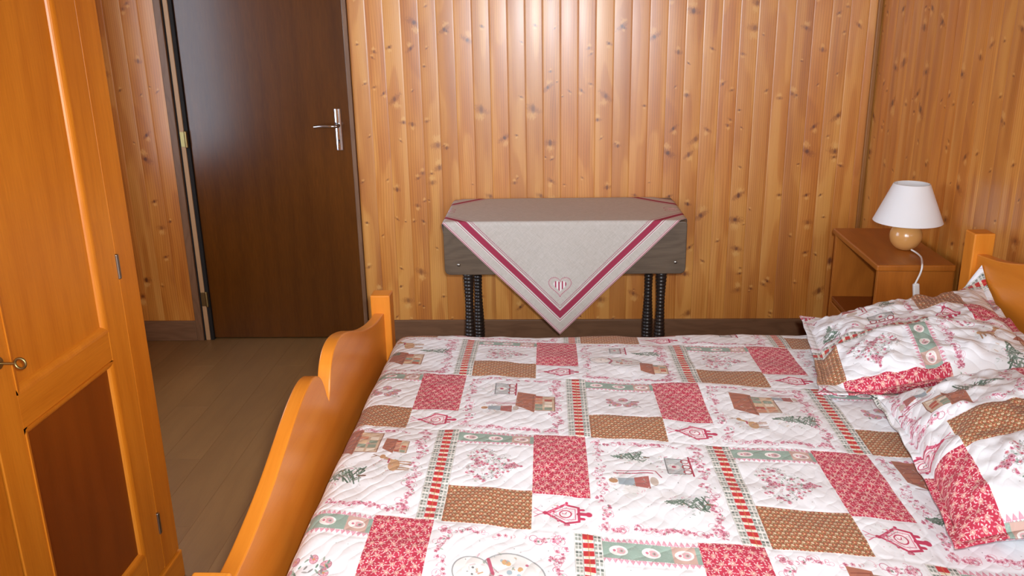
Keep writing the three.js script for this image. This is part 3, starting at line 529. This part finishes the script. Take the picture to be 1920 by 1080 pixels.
// print position (mm) for a point of the quilt: columns run across the bed, rows slant a little
const printU = (x) => 926 + x * 1000, printV = (x, z) => { const d = z + 1.916; return 1006.5 * d - 189 * d * d - 118 * (x + 0.038) + 3; };
{
  const q = thing('patchwork_quilt', 'white, red and brown patchwork quilt spread over the bed', 'quilt');
  const geo = sheet(150, 150, (s, t) => {
    const du = -0.66 + s * 1.975, dv = -0.93 + t * 1.86;       // cloth distances: along the bed (x), across it from its middle
    let x, dropx = 0, z, dropz;
    if (du < 0.0) { const [a, d] = overEdge(-du, 0.508, 0.05); x = -a; dropx = d; } else x = du;
    { const [a, d] = overEdge(Math.abs(dv), 0.752, 0.06); z = ZC + Math.sign(dv) * a; dropz = d; }
    const inside = sstep(0, 0.1, 0.66 + du) * 1, soft = (noise(x * 5 + 3, z * 5) - 0.5) * 0.012 + (noise(x * 14 + 9, z * 14) - 0.5) * 0.006 + (noise(x * 32, z * 32) - 0.5) * 0.003;
    const crown = -0.016 * Math.pow(Math.abs(dv) / 0.76, 3) * (dropz ? 1 : 1);
    
    return { p: [x, QTOP + soft * inside + Math.max(crown, -0.016) - Math.min(Math.min(dropx, 0.14) + dropz, 0.22), z], uv: [printU(du) / QW, printV(du, ZC + dv) / QH] };
  }, 0.010);
  part('quilt_cloth', geo, M.quilt, q);
}
// ---------------------------------------------------------------- pillows in the same print
function pillow(label, o) {
  const p = thing('pillow', label, 'pillow', o.at, 0, 'pillows in patchwork covers');
  p.rotation.set(o.rx ?? 0, o.ry ?? 0, o.rz ?? 0, 'YXZ');
  const n = 90, hw = o.w / 2, hd = o.d / 2;
  p.updateMatrixWorld(true); const inv = p.matrixWorld.clone().invert(), tmp = new THREE.Vector3();
  const rest = (x, y, z, gap) => { tmp.set(x, y, z).applyMatrix4(p.matrixWorld); tmp.y = Math.max(tmp.y, QTOP + gap); return tmp.applyMatrix4(inv).toArray(); };
  const prof = (a) => Math.pow(Math.max(0, 1 - Math.pow(Math.abs(a), 2.6)), 0.62);
  const side = (sgn) => (s, t) => {
    const a = s * 2 - 1, b = t * 2 - 1, full = prof(a) * prof(b), pinch = 0.075;
    // sides draw in between the corners, corners stay out as ears
    const x = a * hw * (1 - pinch * (1 - b * b) * Math.abs(a) ** 3), z = b * hd * (1 - pinch * (1 - a * a) * Math.abs(b) ** 3);
    const edge = 1 - full, ridg = (noise(a * 4 + o.k, b * 4) - 0.5) * 0.022 * full + (noise(a * 11 + o.k, b * 11 + 5) - 0.5) * 0.012 * Math.min(1, full * 2.5);
    const ruck = Math.sin(Math.atan2(b, a) * 22 + o.k) * 0.004 * edge * full * 3;
    let y = sgn * (o.h / 2 * full + 0.002) + (sgn > 0 ? ridg + ruck : ridg * 0.2);
    const ear = Math.pow(Math.abs(a * b), 5);
    y += ear * (o.ears?.[(a > 0 ? 1 : 0) + (b > 0 ? 2 : 0)] ?? 0);
    const m = o.uv(x * 1000, z * 1000, sgn), v = rest(x, y, z, sgn > 0 ? 0.022 : 0.014); return { p: v, uv: [m[0] / QW, m[1] / QH] };
  };
  const top = sheet(n, n, side(1)), bot = sheet(n, n, side(-1)); bot.index.array.reverse(); bot.computeVertexNormals();
  part('cover', [top, bot], M.quilt, p);
  // stitched flange round the seam
  const fl = sheet(160, 2, (s, t) => {
    const per = s * 4, e = Math.floor(Math.min(per, 3.9999)), f = (per - e) * 2 - 1; let a, b;
    if (e === 0) { a = f; b = -1; } else if (e === 1) { a = 1; b = f; } else if (e === 2) { a = -f; b = 1; } else { a = -1; b = -f; }
    const pinch = 0.075, x = a * hw * (1 - pinch * (1 - b * b) * Math.abs(a) ** 3), z = b * hd * (1 - pinch * (1 - a * a) * Math.abs(b) ** 3);
    const l = Math.hypot(x, z), out = t * (o.flange ?? 0.02), wav = Math.sin(s * 150 + o.k) * 0.005 * t + (noise(s * 60, o.k) - 0.5) * 0.012 * t;
    const ear = Math.pow(Math.abs(a * b), 5) * (o.ears?.[(a > 0 ? 1 : 0) + (b > 0 ? 2 : 0)] ?? 0);
    const m = o.uv((x + x / l * out) * 1000, (z + z / l * out) * 1000, 1);
    return { p: rest(x + x / l * out, wav + ear * (1 + t * 0.4), z + z / l * out, 0.018), uv: [m[0] / QW, m[1] / QH] };
  }, 0.003);
  part('flange', fl, M.quilt, p);
  return p;
}
pillow('patchwork-covered pillow farther from the camera, its corner poking up at the headboard', { at: [1.045, 0.620, -2.375], rz: 0.27, ry: -0.19, w: 0.55, d: 0.61, h: 0.155, k: 3.1, ears: [-0.02, 0.055, 0.0, 0.0], uv: (x, z) => [z - 20 + 1300, -x + 55 + 1520] });
pillow('patchwork-covered pillow nearer the camera at the right edge of the picture', { at: [1.06, 0.650, -1.70], rz: 0.24, ry: -0.13, w: 0.53, d: 0.64, h: 0.20, k: 7.7, ears: [0, 0.03, 0, 0.02], uv: (x, z) => [-x + 60 + 1300, -z + 355 + 1520] });
// ---------------------------------------------------------------- drop-leaf table
const TB = { x0: -0.442, x1: 0.585, zf: -3.53, zb: -4.028, top: 0.722 };
{
  const t = thing('drop_leaf_table', 'dark wooden drop-leaf table with bobbin-turned legs against the pine wall', 'table');
  const cx = (TB.x0 + TB.x1) / 2;
  part('table_top', box(TB.x0, TB.x1, TB.top - 0.02, TB.top, TB.zb, TB.zf - 0.022, 'x', 0.006), M.dark, t);
  // hanging leaf, round-cornered below and rolled over at the hinge
  const s = new THREE.Shape(), r = 0.028, w = (TB.x1 - TB.x0) / 2, h = 0.228;
  s.moveTo(-w + 0.012, 0); s.lineTo(w - 0.012, 0); s.quadraticCurveTo(w, 0, w, -0.02); s.lineTo(w, -h + r); s.quadraticCurveTo(w, -h, w - r, -h); s.lineTo(-w + r, -h); s.quadraticCurveTo(-w, -h, -w, -h + r); s.lineTo(-w, -0.02); s.quadraticCurveTo(-w, 0, -w + 0.012, 0);
  const lg = new THREE.ExtrudeGeometry(s, { depth: 0.012, bevelEnabled: true, bevelSize: 0.004, bevelThickness: 0.004, bevelOffset: -0.004, bevelSegments: 3, curveSegments: 8 }); lg.translate(cx, TB.top - 0.002, TB.zf - 0.018);
  const leaf = part('drop_leaf', grainUV(lg, 'x'), M.dark, t);
  for (const [x, y] of [[-0.381, 0.537], [0.541, 0.543]]) part('screw', lathe([[0.0001, 0.003], [0.004, 0.0028], [0.0065, 0.0015], [0.007, 0]], 16).rotateX(Math.PI / 2).translate(x, y, TB.zf - 0.002), M.steel, leaf, 'small metal screw head');
  part('apron', [box(cx - 0.40, cx + 0.40, 0.585, TB.top - 0.02, -3.685, -3.665, 'x'), box(cx - 0.40, cx + 0.40, 0.585, TB.top - 0.02, -3.925, -3.905, 'x'), box(cx - 0.43, cx - 0.41, 0.585, TB.top - 0.02, -3.90, -3.69, 'z'), box(cx + 0.41, cx + 0.43, 0.585, TB.top - 0.02, -3.90, -3.69, 'z')], M.dark, t);
  const prof = [[0.0001, 0]]; prof.push([0.016, 0.0], [0.021, 0.02], [0.014, 0.045]);
  for (let i = 0; i <= 240; i++) { const y = 0.05 + i / 240 * 0.50, env = 0.0205 + 0.004 * Math.sin((y - 0.05) / 0.5 * Math.PI * 2.4 + 0.8); prof.push([env + 0.0034 * Math.abs(Math.sin((y - 0.05) / 0.0165 * Math.PI)), y]); }
  prof.push([0.014, 0.556], [0.026, 0.565], [0.026, 0.575], [0.0001, 0.575]);
  const bob = lathe(prof, 20);
  for (const [dx, z] of [[-0.425, -3.668], [0.43, -3.668], [-0.405, -3.915], [0.405, -3.915]]) part('leg', [bob.clone().translate(cx + dx, 0, z), box(cx + dx - 0.023, cx + dx + 0.023, 0.572, TB.top - 0.02, z - 0.023, z + 0.023)], M.leg, t);
}
// tablecloth laid cornerwise
{
  const cv = document.createElement('canvas'); cv.width = cv.height = 1024; const c = cv.getContext('2d'), L = 0.722, side = L * Math.SQRT2, k = 1024 / side;
  c.fillStyle = '#c9c3ba'; c.fillRect(0, 0, 1024, 1024);
  for (let i = 0; i < 26000; i++) { const h = rnd() < 0.5, a = rr(0, 1024), b = rr(0, 1024); c.fillStyle = rnd() < 0.5 ? 'rgba(176,168,158,0.35)' : 'rgba(222,216,208,0.35)'; h ? c.fillRect(a, b, rr(8, 30), 1) : c.fillRect(a, b, 1, rr(8, 30)); }
  const frame = (d, w, col) => { const a = d * k; c.strokeStyle = col; c.lineWidth = w * k; c.strokeRect(a, a, 1024 - 2 * a, 1024 - 2 * a); };
  frame(0.003, 0.003, '#b9566e'); frame(0.0065, 0.002, '#efe9e4'); frame(0.009, 0.0016, '#b9566e');
  frame(0.042, 0.0022, '#efe9e4'); frame(0.0455, 0.0018, '#a84a63'); frame(0.0495, 0.0022, '#efe9e4');
  frame(0.0645, 0.024, '#a3344f'); frame(0.081, 0.0022, '#efe9e4'); frame(0.0845, 0.0016, '#a84a63');
  { const d = 0.092 * k, e = 1024 - d; for (let s = d; s <= e; s += 7) for (const [x, y] of [[s, d], [s, e], [d, s], [e, s]]) { c.fillStyle = '#a84a63'; c.fillRect(x - 1.8, y - 1.8, 3.6, 3.6); } }
  for (let q = 0; q < 4; q++) {
    c.save(); c.translate(512, 512); c.rotate(q * Math.PI / 2 + Math.PI / 4); c.translate(0, (L - 0.222) * k); c.scale(k, k);   // +y of this frame points at the corner
    const heart = (s) => { c.beginPath(); for (let i = 0; i <= 60; i++) { const a = i / 60 * 6.2832, x = 16 * Math.sin(a) ** 3 * s, y = -(13 * Math.cos(a) - 5 * Math.cos(2 * a) - 2 * Math.cos(3 * a) - Math.cos(4 * a)) * s; i ? c.lineTo(x, y) : c.moveTo(x, y); } c.closePath(); };
    heart(0.0030); c.strokeStyle = '#b9566e'; c.lineWidth = 0.0035; c.setLineDash([0.004, 0.003]); c.stroke(); heart(0.0026); c.strokeStyle = '#d9b9b4'; c.lineWidth = 0.003; c.stroke(); c.setLineDash([]);
    c.save(); heart(0.0017); c.clip(); c.fillStyle = '#f1edea'; c.fillRect(-0.05, -0.05, 0.1, 0.1); c.fillStyle = '#a8324f'; for (let x = -0.0215; x < 0.03; x += 0.0145) c.fillRect(x, -0.05, 0.0055, 0.1); c.restore();
    c.restore();
  }
  const map = new THREE.CanvasTexture(cv); map.colorSpace = THREE.SRGBColorSpace; map.flipY = false;
  const mat = std({ map, roughness: 0.9, side: THREE.DoubleSide });
  const o = thing('tablecloth', 'beige cloth with raspberry stripes and hearts laid cornerwise over the dark table', 'tablecloth');
  const cx = 0.052, zc = TB.zf - 0.222, e = 0.0035;
  const geo = sheet(120, 120, (s, t) => {
    const p = (s - t) * L, q = (s + t - 1) * L;          // towards +x, towards the camera
    let x, dx, z, dz;
    { const edge = p > 0 ? TB.x1 + e - cx : cx - (TB.x0 - e); const [a, d] = overEdge(Math.abs(p), edge, 0.008); x = cx + Math.sign(p) * a; dx = d; }
    { const edge = q > 0 ? TB.zf + e - zc : zc - (TB.zb - e); const [a, d] = overEdge(Math.abs(q), edge, 0.008); z = zc + Math.sign(q) * a; dz = d; }
    const wave = dz > 0.01 && q > 0 ? 0.002 + (0.5 + 0.5 * Math.sin(p * 17 + 1)) * 0.010 * Math.min(1, dz / 0.3) : 0, out = dx > 0.01 ? Math.sign(p) * (0.002 + 0.02 * dx) : 0;
    const soft = dx === 0 && dz === 0 ? noise(p * 9, q * 9) * 0.0015 : 0;
    return { p: [x + out, TB.top + e + soft - dx - dz, z + wave], uv: [s, t] };
  }, 0.0012);
  part('cloth', geo, mat, o);
}
// ---------------------------------------------------------------- bedside table and lamp
{
  const ns = thing('nightstand', 'orange-brown open-fronted wooden nightstand in the corner by the headboard', 'nightstand', [1.323, 0, -3.268], -0.045);
  const hx = 0.132, hz = 0.278, H = 0.68;
  part('top', box(-hx - 0.008, hx, H - 0.024, H, -hz - 0.01, hz + 0.01, 'z', 0.006), M.night, ns);
  for (const s of [-1, 1]) part('side_panel', box(-hx, hx, 0, H - 0.024, s * hz - (s > 0 ? 0.02 : 0), s * hz + (s > 0 ? 0 : 0.02), 'y', 0.003), M.night, ns);
  part('back_panel', box(hx - 0.01, hx - 0.002, 0.05, H - 0.024, -hz + 0.02, hz - 0.02, 'y', 0.001), M.night, ns);
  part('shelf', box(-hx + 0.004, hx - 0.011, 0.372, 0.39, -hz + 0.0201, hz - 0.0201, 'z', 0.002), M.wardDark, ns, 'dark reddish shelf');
  const dr = part('lower_door', box(-hx, -hx + 0.018, 0.055, 0.368, -hz + 0.022, hz - 0.022, 'y', 0.003), M.night, ns);
  part('knob', lathe([[0.0001, 0], [0.006, 0], [0.006, 0.01], [0.012, 0.016], [0.012, 0.022], [0.0001, 0.027]], 18).rotateZ(Math.PI / 2).translate(-hx, 0.24, hz - 0.07), M.night, dr);
  part('bottom_board', box(-hx + 0.019, hx - 0.011, 0.05, 0.066, -hz + 0.0201, hz - 0.0201, 'z', 0.002), M.night, ns);
}
{
  const l = thing('table_lamp', 'small bedside lamp with white cone shade on a round wooden ball base', 'lamp', [1.349, 0.6808, -3.205]);
  const ball = []; for (let i = 0; i <= 30; i++) { const a = -Math.PI / 2 + 0.42 + i / 30 * (Math.PI - 0.84); ball.push([0.0575 * Math.cos(a), 0.0525 + 0.0575 * Math.sin(a)]); }
  part('ball_base', lathe([[0.0001, 0], ...ball, [0.0001, 0.105]], 40), M.ball, l);
  part('socket', lathe([[0.0001, 0.1], [0.013, 0.1], [0.013, 0.15], [0.017, 0.152], [0.017, 0.175], [0.0001, 0.175]], 20), M.cord, l);
  part('bulb', lathe([[0.0001, 0.172], [0.012, 0.174], [0.016, 0.185], [0.022, 0.2], [0.0225, 0.212], [0.017, 0.226], [0.0001, 0.234]], 20), M.white, l);
  const sh = part('shade', lathe([[0.122, 0.108], [0.1225, 0.1085], [0.0635, 0.25], [0.0625, 0.25], [0.1215, 0.1075]], 56), M.shade, l, 'white cone shade');
  const ring = new THREE.TorusGeometry(0.062, 0.0014, 8, 48).rotateX(Math.PI / 2).translate(0, 0.249, 0);
  part('ring', [ring, ...[0, 1, 2].map((i) => tube([[0.012 * Math.cos(i * 2.094), 0.17, 0.012 * Math.sin(i * 2.094)], [0.0615 * Math.cos(i * 2.094), 0.248, 0.0615 * Math.sin(i * 2.094)]], 0.0012, 4, 6))], M.cord, sh);
  const cordPts = [[0.006, 0.010, 0.05], [0.012, 0.007, 0.075], [0.008, 0.0055, 0.128], [-0.012, 0.0055, 0.19], [-0.026, 0.0065, 0.225], [-0.034, 0.0065, 0.245], [-0.038, -0.006, 0.254], [-0.041, -0.026, 0.252], [-0.047, -0.045, 0.251], [-0.053, -0.062, 0.251]];
  const cord = part('cord', tube(cordPts, 0.0033, 70, 8), M.cord, l, 'white lamp cord');
  part('switch', new RoundedBoxGeometry(0.022, 0.062, 0.016, 3, 0.006).rotateZ(0.14).translate(-0.046, -0.09, 0.251), M.cord, cord, 'white inline switch');
  part('cord_tail', tube([[-0.0415, -0.119, 0.251], [-0.038, -0.25, 0.253], [-0.04, -0.5, 0.255], [-0.03, -0.65, 0.258], [-0.01, -0.6755, 0.28], [0.02, -0.6765, 0.36]], 0.0033, 40, 8), M.cord, cord);
}
renderer.render(scene, camera);
